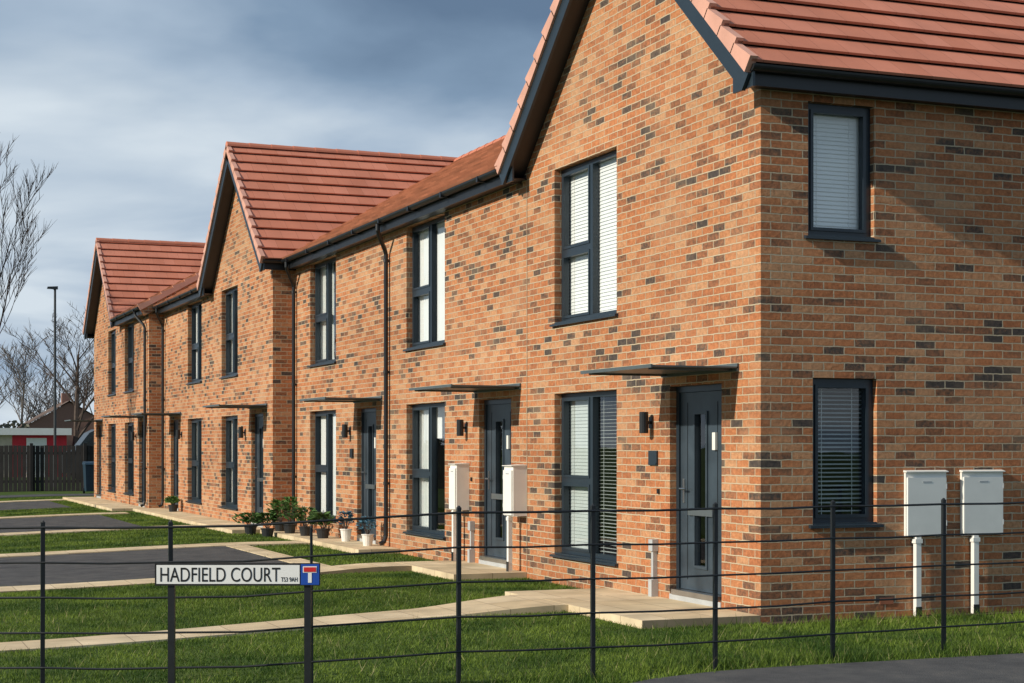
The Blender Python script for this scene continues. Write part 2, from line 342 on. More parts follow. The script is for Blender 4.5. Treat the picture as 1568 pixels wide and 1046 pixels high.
        bl.pbox(P,a+.03,b-.03,c+.02,c+.04,D+.0,D+.25,WHITE)
    if bl.v: bl.obj('window_blind',par)
def door(par,P,a,b,c,d,rev=.1):
    m=MB(); e=.004; a+=e;b-=e;d-=e; t=.06; F0,F1=rev-.03,rev+.06
    m.pbox(P,a,a+t,c,d,F0,F1,FRAME); m.pbox(P,b-t,b,c,d,F0,F1,FRAME); m.pbox(P,a+t,b-t,d-t,d,F0,F1,FRAME)
    m.pbox(P,a+t,b-t,c,c+.05,-.02,F1,SILVER)
    m.pbox(P,a,b,ST-.02,c-.001,-.01,F1,GREYP)
    L0,L1=a+t+.004,b-t-.004; z0,z1=c+.055,d-t-.004; q0,q1=rev-.012,rev+.035
    gw0,gw1=L0+(L1-L0)*.42,L0+(L1-L0)*.66; gz0,gz1=z0+.25,z1-.22
    for (u0,u1,y0,y1) in ((L0,gw0,z0,z1),(gw1,L1,z0,z1),(gw0,gw1,z0,gz0),(gw0,gw1,gz1,z1)): m.pbox(P,u0,u1,y0,y1,q0,q1,DOORM)
    w=.03
    for (u0,u1,y0,y1) in ((gw0-w,gw0,gz0-w,gz1+w),(gw1,gw1+w,gz0-w,gz1+w),(gw0,gw1,gz0-w,gz0),(gw0,gw1,gz1,gz1+w)): m.pbox(P,u0,u1,y0,y1,q0-.014,q0+.001,DOORM)
    for u in (L0+(L1-L0)*.18,L0+(L1-L0)*.84): m.pbox(P,u-.004,u+.004,z0+.1,z1-.1,q0-.004,q0+.001,BLACK)
    m.pbox(P,L1-.10,L1-.065,c+.92,c+1.16,q0-.012,q0,SILVER)
    m.tube([P(L1-.082,c+1.06,q0-.012),P(L1-.082,c+1.06,q0-.055),P(L1-.20,c+1.06,q0-.055)],.010,SILVER)
    um=(L0+gw0)/2
    m.pbox(P,gw0-.16,gw1+.12,c+.80,c+.87,q0-.026,q0-.0145,SILVER)
    m.pbox(P,um-.03,um+.03,c+1.45,c+1.62,q0-.03,q0-.002,WHITE)
    m.obj('front_door',par)
    gl=MB(); gl.face([P(gw0,gz0,rev+.01),P(gw1,gz0,rev+.01),P(gw1,gz1,rev+.01),P(gw0,gz1,rev+.01)],GLASS)
    gl.face([P(gw0-.05,gz0,rev+.3),P(gw1+.05,gz0,rev+.3),P(gw1+.05,gz1,rev+.3),P(gw0-.05,gz1,rev+.3)],DOORM); gl.obj('door_glass',par)
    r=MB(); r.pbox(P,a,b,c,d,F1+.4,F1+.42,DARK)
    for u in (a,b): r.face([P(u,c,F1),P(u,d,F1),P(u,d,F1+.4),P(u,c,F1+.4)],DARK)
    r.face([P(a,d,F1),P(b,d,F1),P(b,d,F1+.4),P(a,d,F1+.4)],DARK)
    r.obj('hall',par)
    k=MB(); zc=d+.13; u0,u1=a-.34,b+.16; pr=-.9
    k.pbox(P,u0,u1,zc,zc+.014,pr,-.01,CAN)
    k.pbox(P,u0-.002,u1+.002,zc-.010,zc+.022,pr-.02,pr-.001,CAN)
    for u in (u0+.12,u1-.12):
        k.pbox(P,u-.008,u+.008,zc-.022,zc-.002,pr+.02,-.024,CAN)
    k.pbox(P,u0,u1,zc-.03,zc+.045,-.022,-.003,CAN)
    k.obj('door_canopy',par)
def lamp(par,P,u,z):
    m=MB(); m.pbox(P,u-.04,u+.04,z-.06,z+.06,-.02,-.002,BLACK)
    m.pbox(P,u-.015,u+.015,z-.015,z+.015,-.06,-.02,BLACK)
    c=[P(u,z+.11,-.095),P(u,z+.105,-.095),P(u,z-.105,-.095),P(u,z-.11,-.095)]; m.tube(c,[.043,.048,.048,.043],BLACK,n=14)
    m.obj('wall_lamp',par)
def meter(par,P,u0,u1,z0,z1,dep,cu,cd,zb=.0):
    m=MB(); m.pbox(P,u0,u1,z0,z1,-dep+.02,-.003,WHITE)
    m.pbox(P,u0+.012,u1-.012,z0+.012,z1-.05,-dep,-dep+.02,WHITE)
    m.hexa([P(u0-.008,z1,-dep-.008),P(u1+.008,z1,-dep-.008),P(u1+.008,z1,-.003),P(u0-.008,z1,-.003),P(u0-.008,z1+.008,-dep-.008),P(u1+.008,z1+.008,-dep-.008),P(u1+.008,z1+.02,-.003),P(u0-.008,z1+.02,-.003)],WHITE)
    for zz in (z0+.1,z1-.16): m.pbox(P,u1-.012,u1-.004,zz,zz+.05,-dep-.003,-dep+.01,GREYP)
    m.pbox(P,(u0+u1)/2-.05,(u0+u1)/2+.05,z1-.10,z1-.085,-dep-.002,-dep,GREYP)
    m.pbox(P,cu-.028,cu+.028,zb,z0,-cd-.025,-cd+.025,WHITE)
    m.pbox(P,cu-.034,cu+.034,zb,zb+.12,-cd-.030,-cd-.0255,BLACK)
    m.pbox(P,cu-.04,cu+.04,z0-.06,z0-.02,-cd-.031,-cd+.03,WHITE)
    m.obj('meter_box',par)
def halfgutter(mb,A,B,out,r=.058):
    A=Vector(A);B=Vector(B);o=Vector(out); n=10
    ringA=[];ringB=[];
    for rad in (r,r-.006):
        for P0,R in ((A,ringA),(B,ringB)):
            R.append([P0+o*(rad*math.cos(math.pi*k/n))-Vector((0,0,1))*(rad*math.sin(math.pi*k/n)) for k in range(n+1)])
    for j in (0,1):
        for k in range(n): mb.face([ringA[j][k],ringA[j][k+1],ringB[j][k+1],ringB[j][k]],BLACK,smooth=True)
    for k in (0,n): mb.face([ringA[0][k],ringA[1][k],ringB[1][k],ringB[0][k]],BLACK)
    mb.face(ringA[0],BLACK); mb.face(ringB[0],BLACK)
GA=.33; SG=.87; SM=.568; EZ=5.02; OV=.28
def gable_roof(par,x0,x1,ya,yb,dz):
    yc=(ya+yb)/2; half=(yb-ya)/2+OV; run=half; L=run*math.hypot(1,SG); cs=1/math.hypot(1,SG); sn=SG*cs
    ez=EZ+dz; rz=ez+SG*run; X0=x0-.27; X1=x1+.27
    mb=MB(); vg=MB(); bg=MB()
    for sgn,ye in ((1,ya-OV),(-1,yb+OV)):
        def pt(x,s,h): return (x, ye+sgn*(s*cs-h*sn), ez+s*sn+h*cs)
        n=math.ceil(L/GA)
        for i in range(n):
            s0=i*GA; s1=min((i+1)*GA,L)
            hb=.050; ht=.050-.044*(s1-s0)/GA
            k=14; xsplit=[X0+(X1-X0)*q/k for q in range(k+1)]
            hbs=[hb+random.uniform(-.003,.003) for _ in range(k+1)]
            for q in range(k):
                xa_,xb_=xsplit[q],xsplit[q+1]
                mb.face([pt(xa_,s0,hbs[q]),pt(xb_,s0,hbs[q+1]),pt(xb_,s1,ht),pt(xa_,s1,ht)],TILE,uv=[(xa_,s0+.004),(xb_,s0+.004),(xb_,s1-.004),(xa_,s1-.004)])
                mb.face([pt(xa_,s0,hbs[q]),pt(xb_,s0,hbs[q+1]),pt(xb_,s0,.024),pt(xa_,s0,.024)],TILE,uv=[(xa_,s0+.1),(xb_,s0+.1),(xb_,s0+.1),(xa_,s0+.1)])
            mb.face([pt(X0,s0,.024),pt(X1,s0,.024),pt(X1,s0+.08,.020),pt(X0,s0+.08,.020)],BLACK)  # tile underside coloured black to deepen the shadow line in the gap
            for xx,so in ((X0,-1),(X1,1)):
                xa,xb=(xx-.03,xx+.05) if so<0 else (xx-.05,xx+.03)
                c=[pt(xa,s0,-.085),pt(xb,s0,-.085),pt(xb,s1+.015,-.085),pt(xa,s1+.015,-.085),pt(xa,s0,hb+.03),pt(xb,s0,hb+.03),pt(xb,s1+.015,ht+.012),pt(xa,s1+.015,ht+.012)]
                vg.hexa(c,VERGE)
        mb.face([pt(X0,0,-.03),pt(X1,0,-.03),pt(X1,L,-.03),pt(X0,L,-.03)],BLACK)
        for xx,so in ((x0,-1),(x1,1)):
            xa,xb=(xx-.27,xx-.235) if so<0 else (xx+.235,xx+.27)
            c=[pt(xa,-.02,-.26),pt(xb,-.02,-.26),pt(xb,L-.0,-.26),pt(xa,L-.0,-.26),pt(xa,-.02,-.086),pt(xb,-.02,-.086),pt(xb,L,-.086),pt(xa,L,-.086)]
            bg.hexa(c,FRAME)
            xi=xx-.003 if so<0 else xx+.003
            bg.face([pt(xb if so<0 else xa,-.02,-.2),pt(xi,-.02,-.2),pt(xi,L,-.2),pt(xb if so<0 else xa,L,-.2)],BLACK)
        yo=ye+sgn*.08; w=ya if sgn>0 else yb
        y0,y1=sorted((yo,yo+sgn*.02))
        bg.box(x0-.235,x1+.235,y0,y1,ez-.17,ez-.01,BLACK)
        y0,y1=sorted((yo+sgn*.02,w-sgn*.003))
        bg.box(x0-.235,x1+.235,y0,y1,ez-.15,ez-.135,BLACK)
        halfgutter(bg,(x0-.25,ye+sgn*.02,ez-.0),(x1+.25,ye+sgn*.02,ez-.0),(0,-sgn,0))
        y0,y1=sorted((ye+sgn*.02,w+sgn*.10))
        bg.box(x0-.233,x0-.21,y0,y1,ez-.19,ez+.05,FRAME)
    x=X0-.02
    while x<X1:
        xe=min(x+.45,X1); r0,r1=.105,.097
        ra=[(x,yc+r0*math.cos(math.pi*k/8)*1.1,rz-.02+r0*math.sin(math.pi*k/8)) for k in range(9)]
        rb=[(xe+.02,yc+r1*math.cos(math.pi*k/8)*1.1,rz-.02+r1*math.sin(math.pi*k/8)) for k in range(9)]
        for k in range(8): mb.face([ra[k],ra[k+1],rb[k+1],rb[k]],TILE,uv=[(.1,.1)]*4,smooth=True)
        mb.face(ra,TILE); x=xe
    mb.obj('roof_tiles',par); vg.obj('verge_caps',par); bg.obj('bargeboards_and_gutter',par)
    return yc,rz
def mid_roof(par,x0,dz,ystart,yend,e0,e1,w0,w1,verge0=False):
    cs=1/math.hypot(1,SM); sn=SM*cs; run=4.48; L=run/cs; ez=EZ+dz; xe=x0-OV
    mb=MB(); T=TILEG
    def pt(y,s,h): return (xe+s*cs-h*sn,y,ez+s*sn+h*cs)
    n=math.ceil(L/GA)
    for i in range(n):
        s0=i*GA; s1=min((i+1)*GA,L); hb=.050; ht=.050-.044*(s1-s0)/GA
        za,zb=ez+s0*sn,ez+s1*sn; a0,a1,b0,b1=ystart(za),ystart(zb),yend(za),yend(zb)
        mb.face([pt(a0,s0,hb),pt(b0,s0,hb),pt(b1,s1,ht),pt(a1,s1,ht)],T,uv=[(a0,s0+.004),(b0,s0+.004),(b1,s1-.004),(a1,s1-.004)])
        mb.face([pt(a0,s0,hb),pt(b0,s0,hb),pt(b0,s0,.02),pt(a0,s0,.02)],T,uv=[(a0,s0+.1),(b0,s0+.1),(b0,s0+.1),(a0,s0+.1)])
        mb.face([pt(a0,s0,-.03),pt(b0,s0,-.03),pt(b1,s1,-.03),pt(a1,s1,-.03)],BLACK)
        if verge0:
            mb.hexa([pt(a0-.05,s0,-.09),pt(a0+.04,s0,-.09),pt(a0+.04,s1,-.09),pt(a0-.05,s1,-.09),pt(a0-.05,s0,hb+.02),pt(a0+.04,s0,hb+.02),pt(a0+.04,s1,ht+.012),pt(a0-.05,s1,ht+.012)],VERGE)
    if verge0:
        mb.face([pt(ystart(0)-.02,0,-.09),pt(ystart(0)-.02,L,-.09),pt(ystart(0)-.02,L,-.4),pt(ystart(0)-.02,0,-.25)],BRICK)
    rz=ez+SM*run; xr=xe+run; ya,yb=ystart(rz),yend(rz)
    mb.face([(xr,ya,rz),(xr,yb,rz),(xr+4.4,e1,ez),(xr+4.4,e0,ez)],TILE)
    y=ya
    while y<yb:
        y2=min(y+.45,yb)
        ra=[(xr+.12*math.cos(math.pi*k/8),y,rz-.01+.10*math.sin(math.pi*k/8)) for k in range(9)]
        rb=[(xr+.11*math.cos(math.pi*k/8),y2,rz-.01+.09*math.sin(math.pi*k/8)) for k in range(9)]
        for k in range(8): mb.face([ra[k],ra[k+1],rb[k+1],rb[k]],TILE,uv=[(.1,.1)]*4,smooth=True)
        mb.face(ra,TILE); y=y2
    mb.obj('roof_tiles',par)
    bg=MB()
    bg.box(xe+.08,xe+.10,e0,e1,ez-.17,ez-.01,BLACK); bg.box(xe+.10,x0-.003,e0,e1,ez-.15,ez-.135,BLACK)
    halfgutter(bg,(xe+.02,e0,ez),(xe+.02,e1,ez),(-1,0,0))
    y=e0+.6
    while y<e1:
        bg.box(xe-.045,xe+.078,y,y+.05,ez-.068,ez+.006,BLACK); y+=1.4
    bg.obj('gutter',par)
def downpipe(par,x0,y,dz,yg=None,zb=.12):
    m=MB(); ez=EZ+dz; xe=x0-OV+.02
    yg=y if yg is None else yg
    m.tube([(xe,yg,ez-.05),(xe,yg,ez-.14),(xe+.03,yg+(y-yg)*.2,ez-.2),(x0-.09,y-(y-yg)*.1,ez-.40),(x0-.06,y,ez-.48),(x0-.06,y,zb+.12),(x0-.09,y,zb+.03),(x0-.16,y,zb)],.034,BLACK,n=10)
    z=ez-.6
    while z>.4:
        m.tube([(x0-.06,y,z),(x0-.06,y,z+.05)],.041,BLACK,n=10); m.box(x0-.06,x0-.003,y-.03,y+.03,z+.01,z+.04,BLACK); z-=1.7
    m.obj('downpipe',par)

def PY(x0): return lambda u,z,d:(x0+d,u,z)
def PX(y0): return lambda u,z,d:(u,y0+d,z)
def terrace(x0,ya,yb,gab,openings,dz,depth,front_side=None,zbase=-.15):
    par=empty('terraced_brick_house'); P=PY(x0); top=4.87+dz; w=MB()
    wall(w,P,ya,yb,zbase,top,[(o[1],o[2],o[3],o[4]) for o in openings])
    g0,g1=gab; gm=(g0+g1)/2; gz=EZ+dz+SG*((g1-g0)/2+OV)-.22
    zs=EZ+dz+SG*OV-.22
    w.face([(x0,g0,top),(x0,g1,top),(x0,g1,zs),(x0,gm,gz),(x0,g0,zs)],BRICK)
    for m0,m1 in ((ya,g0),(g1,yb)):
        if m1-m0>.5: w.face([(x0,m0,top),(x0,m1,top),(x0,m1,top+.12),(x0,m0,top+.12)],BRICK)
    side=PX(ya); hs=front_side or []
    wall(w,side,x0,x0+depth,zbase,top+.12,[(o[1],o[2],o[3],o[4]) for o in hs])
    w.face([(x0,yb,zbase),(x0+depth,yb,zbase),(x0+depth,yb,top+.12),(x0,yb,top+.12)],BRICK)
    w.face([(x0+depth,ya,zbase),(x0+depth,yb,zbase),(x0+depth,yb,top+.12),(x0+depth,ya,top+.12)],BRICK)
    w.face([(x0+depth,g0,top+.12),(x0+depth,g1,top+.12),(x0+depth,gm,gz)],BRICK)
    w.obj('brick_walls',par)
    for PP,lst in ((P,openings),(side,hs)):
        for o in lst:
            if o[0]=='win': window(par,PP,*o[1:5],'two',o[5])
            elif o[0]=='win1': window(par,PP,*o[1:5],'one',o[5],rev=.075)
            else: door(par,PP,*o[1:5])
    return par,P
UP=(3.05,4.86); LO=(.35,2.23)
opA=[('win',3.05,4.75,*UP,'closed'),('win',3.05,4.75,*LO,'mixed'),('door',.73,1.80,.13,2.22),
     ('win',8.6,10.3,*UP,'vertical'),('win',8.6,10.3,*LO,'curtain'),('door',6.12,7.25,.13,2.22),
     ('win',14.12,15.8,*UP,'curtain'),('win',14.12,15.8,*LO,'vertical'),('door',11.82,12.86,.13,2.22)]
sideA=[('win1',.50,1.22,3.56,4.80,'closed'),('win1',.55,1.25,.89,2.25,'open')]
D=8.4
A,PA=terrace(0,0,17.0,(0,5.6),opA,0,D,sideA)
gable_roof(A,0,D,0,5.6,0)
DB=.0; GB=22.35
gv=lambda yedge,dz:(lambda z: yedge+OV-(z-EZ-dz)/SG-.04)
gw=lambda yedge,dz:(lambda z: yedge-OV+max(0,(z-EZ-dz))/SG+.04)
mid_roof(A,0,0,gv(5.6,0),gw(17.0,DB),5.86,16.72,5.6,17)
downpipe(A,0,11.12,0,10.9); downpipe(A,0,16.75,0,16.5)
for u,z in ((2.2,1.86),(7.72,1.86),(13.25,1.86)): lamp(A,PA,u,z)
m=MB(); m.pbox(PA,2.06,2.25,1.42,1.57,-.02,-.003,FRAME); m.pbox(PA,2.07,2.24,1.425,1.445,-.026,-.0205,FRAME)
m.pbox(PA,2.02,2.06,1.13,1.18,-.02,-.003,BLACK); m.pbox(PA,13.05,13.2,1.42,1.57,-.03,-.003,BLACK); m.pbox(PA,7.5,7.54,1.15,1.2,-.02,-.003,BLACK); m.obj('doorbell_and_number_plate',A)
PS=PX(0)
meter(A,PS,1.55,2.01,.76,1.37,.05,1.67,.045,-.02); meter(A,PS,2.19,2.67,.76,1.37,.05,2.33,.045,-.02)
meter(A,PA,5.60,5.90,.76,1.37,.2,5.80,.15,ST); meter(A,PA,7.62,7.88,.76,1.37,.2,7.80,.15,ST)
m=MB()
for u,zt in ((2.1,.66),(7.45,.62)):
    m.pbox(PA,u-.045,u+.045,zt-.12,zt,-.07,-.003,GREYP); m.pbox(PA,u-.022,u+.022,.25,zt-.12,-.05,-.003,GREYP); m.pbox(PA,u-.045,u+.03,.07,.25,-.08,-.003,GREYP)
m.obj('service_pipe_covers',A)
m=MB(); m.pbox(PA,5.585,5.60,.1,4.86,-.004,-.001,plain('mastic',(.30,.22,.15),.9)); m.obj('movement_joint',A)
m=MB(); m.pbox(PS,1.28,1.43,.13,.19,-.006,-.001,plain('terracotta_vent',(.35,.12,.06),.8)); m.obj('air_vent',A)
xB=-.39
opB=[('win',19.95,21.5,*UP,'curtain'),('win',19.95,21.5,*LO,'curtain'),('door',17.75,18.75,.13,2.24),
     ('win',23.6,25.2,*UP,'vertical'),('win',23.6,25.2,*LO,'curtain'),('door',26.35,27.35,.13,2.24)]
B,PB=terrace(xB,17.0,28.3,(17.0,GB),opB,DB,D)
gable_roof(B,xB,xB+D,17.0,GB,DB)
mid_roof(B,xB,DB,gv(GB,DB),lambda z:28.25,GB+.26,28.28,GB,28.3)
downpipe(B,xB,28.1,DB,27.8); lamp(B,PB,19.25,1.88); lamp(B,PB,25.9,1.88)
xC=-.755; DC=.0
opC=[('win',30.6,32.1,*UP,'curtain'),('win',30.6,32.1,*LO,'vertical'),('door',28.9,29.8,.13,2.22),
     ('win',33.7,35.1,*UP,'curtain'),('win',33.7,35.1,*LO,'curtain'),('door',36.5,37.4,.13,2.22)]
C,PC=terrace(xC,28.3,38.0,(32.9,38.0),opC,DC,D)
gable_roof(C,xC,xC+D,32.9,38.0,DC)
mid_roof(C,xC,DC,lambda z:28.15,gw(32.9,DC),28.15,32.62,28.3,32.9,verge0=True)
downpipe(C,xC,28.55,DC,28.8); lamp(C,PC,30.2,1.86)

# ------------------------------------------------------------------ estate fence
posts=[(-9.0,-.2),(-8.15,-.72),(-7.3,-1.12),(-6.495,-1.493),(-5.679,-1.82),(-4.79,-2.20),(-3.823,-2.455),(-2.858,-2.572),(-1.89,-2.583),(-.824,-2.472),(.261,-2.368),(1.32,-2.27),(2.4,-2.17),(3.5,-2.07),(4.6,-1.97),(5.7,-1.87)]
fe=empty('estate_railing_fence'); m=MB()
def gf(x): return -.1*sm((-x-3.6)/2.2)
for i,(x,y) in enumerate(posts):
    z=gf(x)
    wv=.014 if abs(x+4.79)>.01 else .008
    h=1.2 if wv>.01 else 1.12
    tx,ty=random.uniform(-.008,.008),random.uniform(-.008,.008)
    m.hexa([(x-wv,y-wv,z-.3),(x+wv,y-wv,z-.3),(x+wv,y+wv,z-.3),(x-wv,y+wv,z-.3),(x-wv+tx,y-wv+ty,z+h),(x+wv+tx,y-wv+ty,z+h),(x+wv+tx,y+wv+ty,z+h),(x-wv+tx,y+wv+ty,z+h)],IRON)
    m.tube([(x+tx,y+ty,z+h),(x+tx,y+ty,z+h+.012)],[wv,wv*.5],IRON,n=6)
m.obj('posts',fe)
m=MB()
for k,hz in enumerate((1.165,.925,.685,.445,.205)):
    pts=[]
    for (xa,ya),(xb,yb) in zip(posts[:-1],posts[1:]):
        for t in (0,.5): 
            sag=-.006 if t else 0
            pts.append((xa+(xb-xa)*t,ya+(yb-ya)*t-.017,gf(xa+(xb-xa)*t)+hz+sag+random.uniform(-.003,.003)))
    pts.append((posts[-1][0],posts[-1][1]-.017,gf(posts[-1][0])+hz))
    m.tube(pts,.0095 if k==0 else .008,IRON,n=6)
m.obj('rails',fe)

# ------------------------------------------------------------------ street name sign
th=math.radians(21.84); r=Vector((math.cos(th),-math.sin(th),0)); nb=Vector((-math.sin(th),-math.cos(th),0))
sg=empty('street_name_sign'); S0=Vector((-5.852,-2.18,.70)); W,H=1.09,.148
def SP(u,z,d):
    v=S0+r*u+Vector((0,0,z))-nb*d; return tuple(v)
SW=plain('sign_white',(.80,.80,.78),.4,var=.03); SB=plain('sign_black',(.012,.012,.012),.4); SR=plain('sign_red',(.6,.02,.02),.4); SBL=plain('sign_blue',(.012,.07,.38),.4)
m=MB(); m.pbox(SP,0,W,0,H,0,.012,SB); m.pbox(SP,.012,W-.135,.012,H-.012,-.003,-.0005,SW)
m.pbox(SP,W-.127,W-.006,.006,H-.006,-.003,-.0005,SBL)
cx=W-.067; m.pbox(SP,cx-.012,cx+.012,.02,H-.055,-.006,-.0035,SW); m.pbox(SP,cx-.046,cx+.046,H-.062,H-.02,-.006,-.0035,SW); m.pbox(SP,cx-.040,cx+.040,H-.056,H-.026,-.009,-.0065,SR)
m.obj('board',sg)
m=MB()
for u in (.105,1.005):
    m.pbox(SP,u-.022,u+.022,-1.1,-.001,.013,.05,IRON); m.pbox(SP,u-.022,u+.022,0,H*.9,.0125,.05,IRON)
m.obj('posts',sg)
def text(s,u,z,size,w,sx):
    c=bpy.data.curves.new('lettering','FONT'); c.body=s; c.size=size; c.extrude=.0008; c.materials.append(SB)
    o=bpy.data.objects.new('lettering',c); sc.collection.objects.link(o); bpy.context.view_layer.update()
    k=w/o.dimensions.x
    up=Vector((0,0,1)); M=Matrix((( *r,),( *up,),( *nb,))).transposed().to_4x4(); M.translation=Vector(SP(u,z,-.0045))
    o.matrix_world=M@Matrix.Diagonal((k,1,1,1)); o.parent=sg
text('HADFIELD COURT',.03,.027,.135,.79,1); text('TS3 9AH',.832,.027,.042,.108,1)

# ------------------------------------------------------------------ grass
def inside(px,py,q):
    ok=np.ones(len(px),bool)
    for i in range(4):
        (x0,y0),(x1,y1)=q[i],q[(i+1)%4]
        c=(x1-x0)*(py-y0)-(y1-y0)*(px-x0)
        if i==0: sign=np.sign(sum((q[1][0]-q[0][0])*(p[1]-q[0][1])-(q[1][1]-q[0][1])*(p[0]-q[0][0]) for p in q[2:]))
        ok&=(c*sign>0)
    return ok
upx=np.array([p[0] for p in up[::-1]]); upy=np.array([p[1] for p in up[::-1]])
def blades(name,n,xr,yr,h0,h1,w,mat,dens=None,cl_amp=.5):
    x=np.random.uniform(*xr,n); y=np.random.uniform(*yr,n)
    keep=np.ones(n,bool)
    jx=x+np.random.normal(0,.02,n); jy=y+np.random.normal(0,.02,n)   # ragged lawn edges
    for q in EXCL: keep&=~inside(jx,jy,q)
    keep&=~((x>-.02)&(y>-.02)&(y<17.1)); keep&=~((x>xB-.02)&(y>=17)&(y<28.3)); keep&=~((x>xC-.02)&(y>=28.3)&(y<38.3))
    keep&=y>np.interp(x,upx,upy)+np.random.normal(0,.03,n)
    if dens is not None: keep&=np.random.rand(n)<dens(x,y)
    x=x[keep];y=y[keep];n=len(x)
    cl=.5+.5*np.sin(x*3.1+np.sin(y*2.3)*1.7)*np.sin(y*2.7+np.sin(x*1.9)*2)
    h=np.random.uniform(h0,h1,n)*(.8+cl_amp*cl)
    t=np.clip((-x-1.2)/5.5,0,1); z=-.12*t*t*(3-2*t)
    a=np.random.uniform(0,2*np.pi,n); dx=np.cos(a)*w/2; dy=np.sin(a)*w/2
    la=np.random.uniform(0,2*np.pi,n); ln=h*np.random.uniform(.2,1.1,n)
    co=np.empty((n,3,3)); co[:,0]=np.stack([x-dx,y-dy,z-.003],1); co[:,1]=np.stack([x+dx,y+dy,z-.003],1)
    co[:,2]=np.stack([x+np.cos(la)*ln,y+np.sin(la)*ln,z+h],1)
    me=bpy.data.meshes.new(name); me.vertices.add(3*n); me.vertices.foreach_set('co',co.ravel())
    me.loops.add(3*n); me.loops.foreach_set('vertex_index',np.arange(3*n)); me.polygons.add(n)
    me.polygons.foreach_set('loop_start',np.arange(n)*3); me.polygons.foreach_set('loop_total',np.full(n,3))
    me.materials.append(mat); me.update(); me.validate()
    return me
lawn=empty('lawn_grass')
for i,me in enumerate([blades('near',300000,(-8,4),(-3.4,8),.014,.034,.009,GRASS),
    blades('far',170000,(-7.4,.3),(8,41),.018,.035,.016,GRASS),
    blades('tall_edge',32000,(-6,4),(-3.2,-.0),.05,.12,.007,GRASS,dens=lambda x,y:np.clip(.06+.94*((y<-2.3)&(x>-3.5))+.6*((y>-.5)&(x>.1)),0,1)),
    blades('dry',9000,(-7,4),(-3.2,5),.03,.11,.005,DRYG,dens=lambda x,y:np.clip(.3+.7*(y<-2.2),0,1))]):
    o=bpy.data.objects.new('blades_'+str(i),me); sc.collection.objects.link(o); o.parent=lawn

# ------------------------------------------------------------------ plants in pots
LEAF=leaf_mat('shrub_leaf',(.025,.06,.015),(.10,.20,.05)); BLUEF=leaf_mat('blue_flower',(.03,.10,.16),(.12,.30,.42))
POTB=plain('black_pot',(.02,.022,.025),.5); POTW=plain('white_pot',(.75,.73,.68),.5)
def plant(name,x,y,z,r,h,leaf,pot,ls=.05,n=160,pr=.12,ph=.2):
    e=empty(name); m=MB()
    m.tube([(x,y,z),(x,y,z+ph*.92),(x,y,z+ph*.92),(x,y,z+ph)],[pr*.72,pr*.95,pr*1.06,pr*1.06],pot,n=14); m.obj('pot',e)
    l=MB()
    for i in range(n):
        a=random.uniform(0,6.28); ph_=random.uniform(-.35,1); rr=r*random.uniform(.45,1)*math.sqrt(max(0,1-ph_*ph_*.7))*(1+.3*math.sin(3*a+x))
        c=Vector((x+math.cos(a)*rr,y+math.sin(a)*rr,z+ph+h*.45+ph_*h*.5))
        d=Vector((math.cos(a),math.sin(a),random.uniform(-.2,.9))).normalized(); sd=d.cross(Vector((random.uniform(-1,1),random.uniform(-1,1),1))).normalized()
        s=ls*random.uniform(.6,1.3)
        l.face([c-d*s,c+sd*s*.42,c+d*s,c-sd*s*.42],leaf,uv=[(0,0)]*4)
    for i in range(7):
        a=i*.9; l.tube([(x,y,z+ph*.8),(x+math.cos(a)*r*.6,y+math.sin(a)*r*.6,z+ph+h*.6)],.006,BARK,n=4,cap=False)
    l.obj('foliage',e)
plant('potted_flower',-.22,12.75,ST,.14,.30,BLUEF,POTW,.035,190,.095,.2)
plant('potted_flower',-.25,11.45,ST,.14,.28,BLUEF,POTW,.035,190,.095,.18)
for (x,y,r_,h_) in ((-.33,13.75,.2,.28),(-.4,14.6,.26,.34),(-.45,15.5,.20,.50),(-.8,15.7,.22,.28),(-.42,16.3,.22,.42),(-.9,16.6,.25,.25),(-.6,25.9,.15,.2)):
    plant('potted_shrub',x,y,ST if x>-.66 else g(x,y),r_,h_,LEAF,POTB,.055,200,.12,.16)

# ------------------------------------------------------------------ trees
def bare_tree(name,base,h,r0,spread,levels,seed,lean=(0,0),nb=4,bark=BARK,sides=5,pos0=.25,rmin=.007):
    rnd=random.Random(seed); m=MB()
    def branch(p,d,L,r,lev):
        n=6 if lev==0 else 4; pts=[p]; q=p; dd=d
        for i in range(n):
            dd=(dd+Vector((rnd.uniform(-1,1),rnd.uniform(-1,1),rnd.uniform(-.2,.6)))*.10).normalized(); q=q+dd*(L/n); pts.append(q)
        rr=[r*(1-.75*i/n) for i in range(n+1)]
        m.tube(pts,rr,bark,n=sides if lev<2 else 3,cap=False)
        if lev>=levels: return
        k=nb+(3 if lev==0 else 0)
        for j in range(k):
            t=pos0+(1-pos0)*(j+rnd.random())/k; idx=min(n-1,int(t*n)); f=t*n-idx; bp=pts[idx].lerp(pts[idx+1],f)
            a=rnd.uniform(0,6.28); out=Vector((math.cos(a),math.sin(a),0)); base_d=(pts[idx+1]-pts[idx]).normalized()
            nd=(base_d*1.0+out*spread+Vector((0,0,.25))).normalized()
            branch(bp,nd,L*(.62-.22*t)*rnd.uniform(.8,1.2),max(rmin,r*(1-.7*t)*.55),lev+1)
    branch(Vector(base),Vector((lean[0],lean[1],1)).normalized(),h,r0,0)
    return m.obj(name)
BARK2=plain('birch_bark',(.05,.038,.032),.95,var=.3,scale=4,spec=.1)
bare_tree('bare_birch_tree',(-4.7,30.9,-.1),7.0,.10,.5,4,11,(.07,0),nb=6,sides=5,bark=BARK2,rmin=.008)
bare_tree('bare_tree',(3.8,79,0),6.6,.22,.95,4,5,nb=5,rmin=.014)
HAZE=plain('hazed_bark',(.17,.15,.14),.95,var=.2,spec=.1)  # distance haze painted into the bark as a paler tone
dt=empty('distant_trees'); 
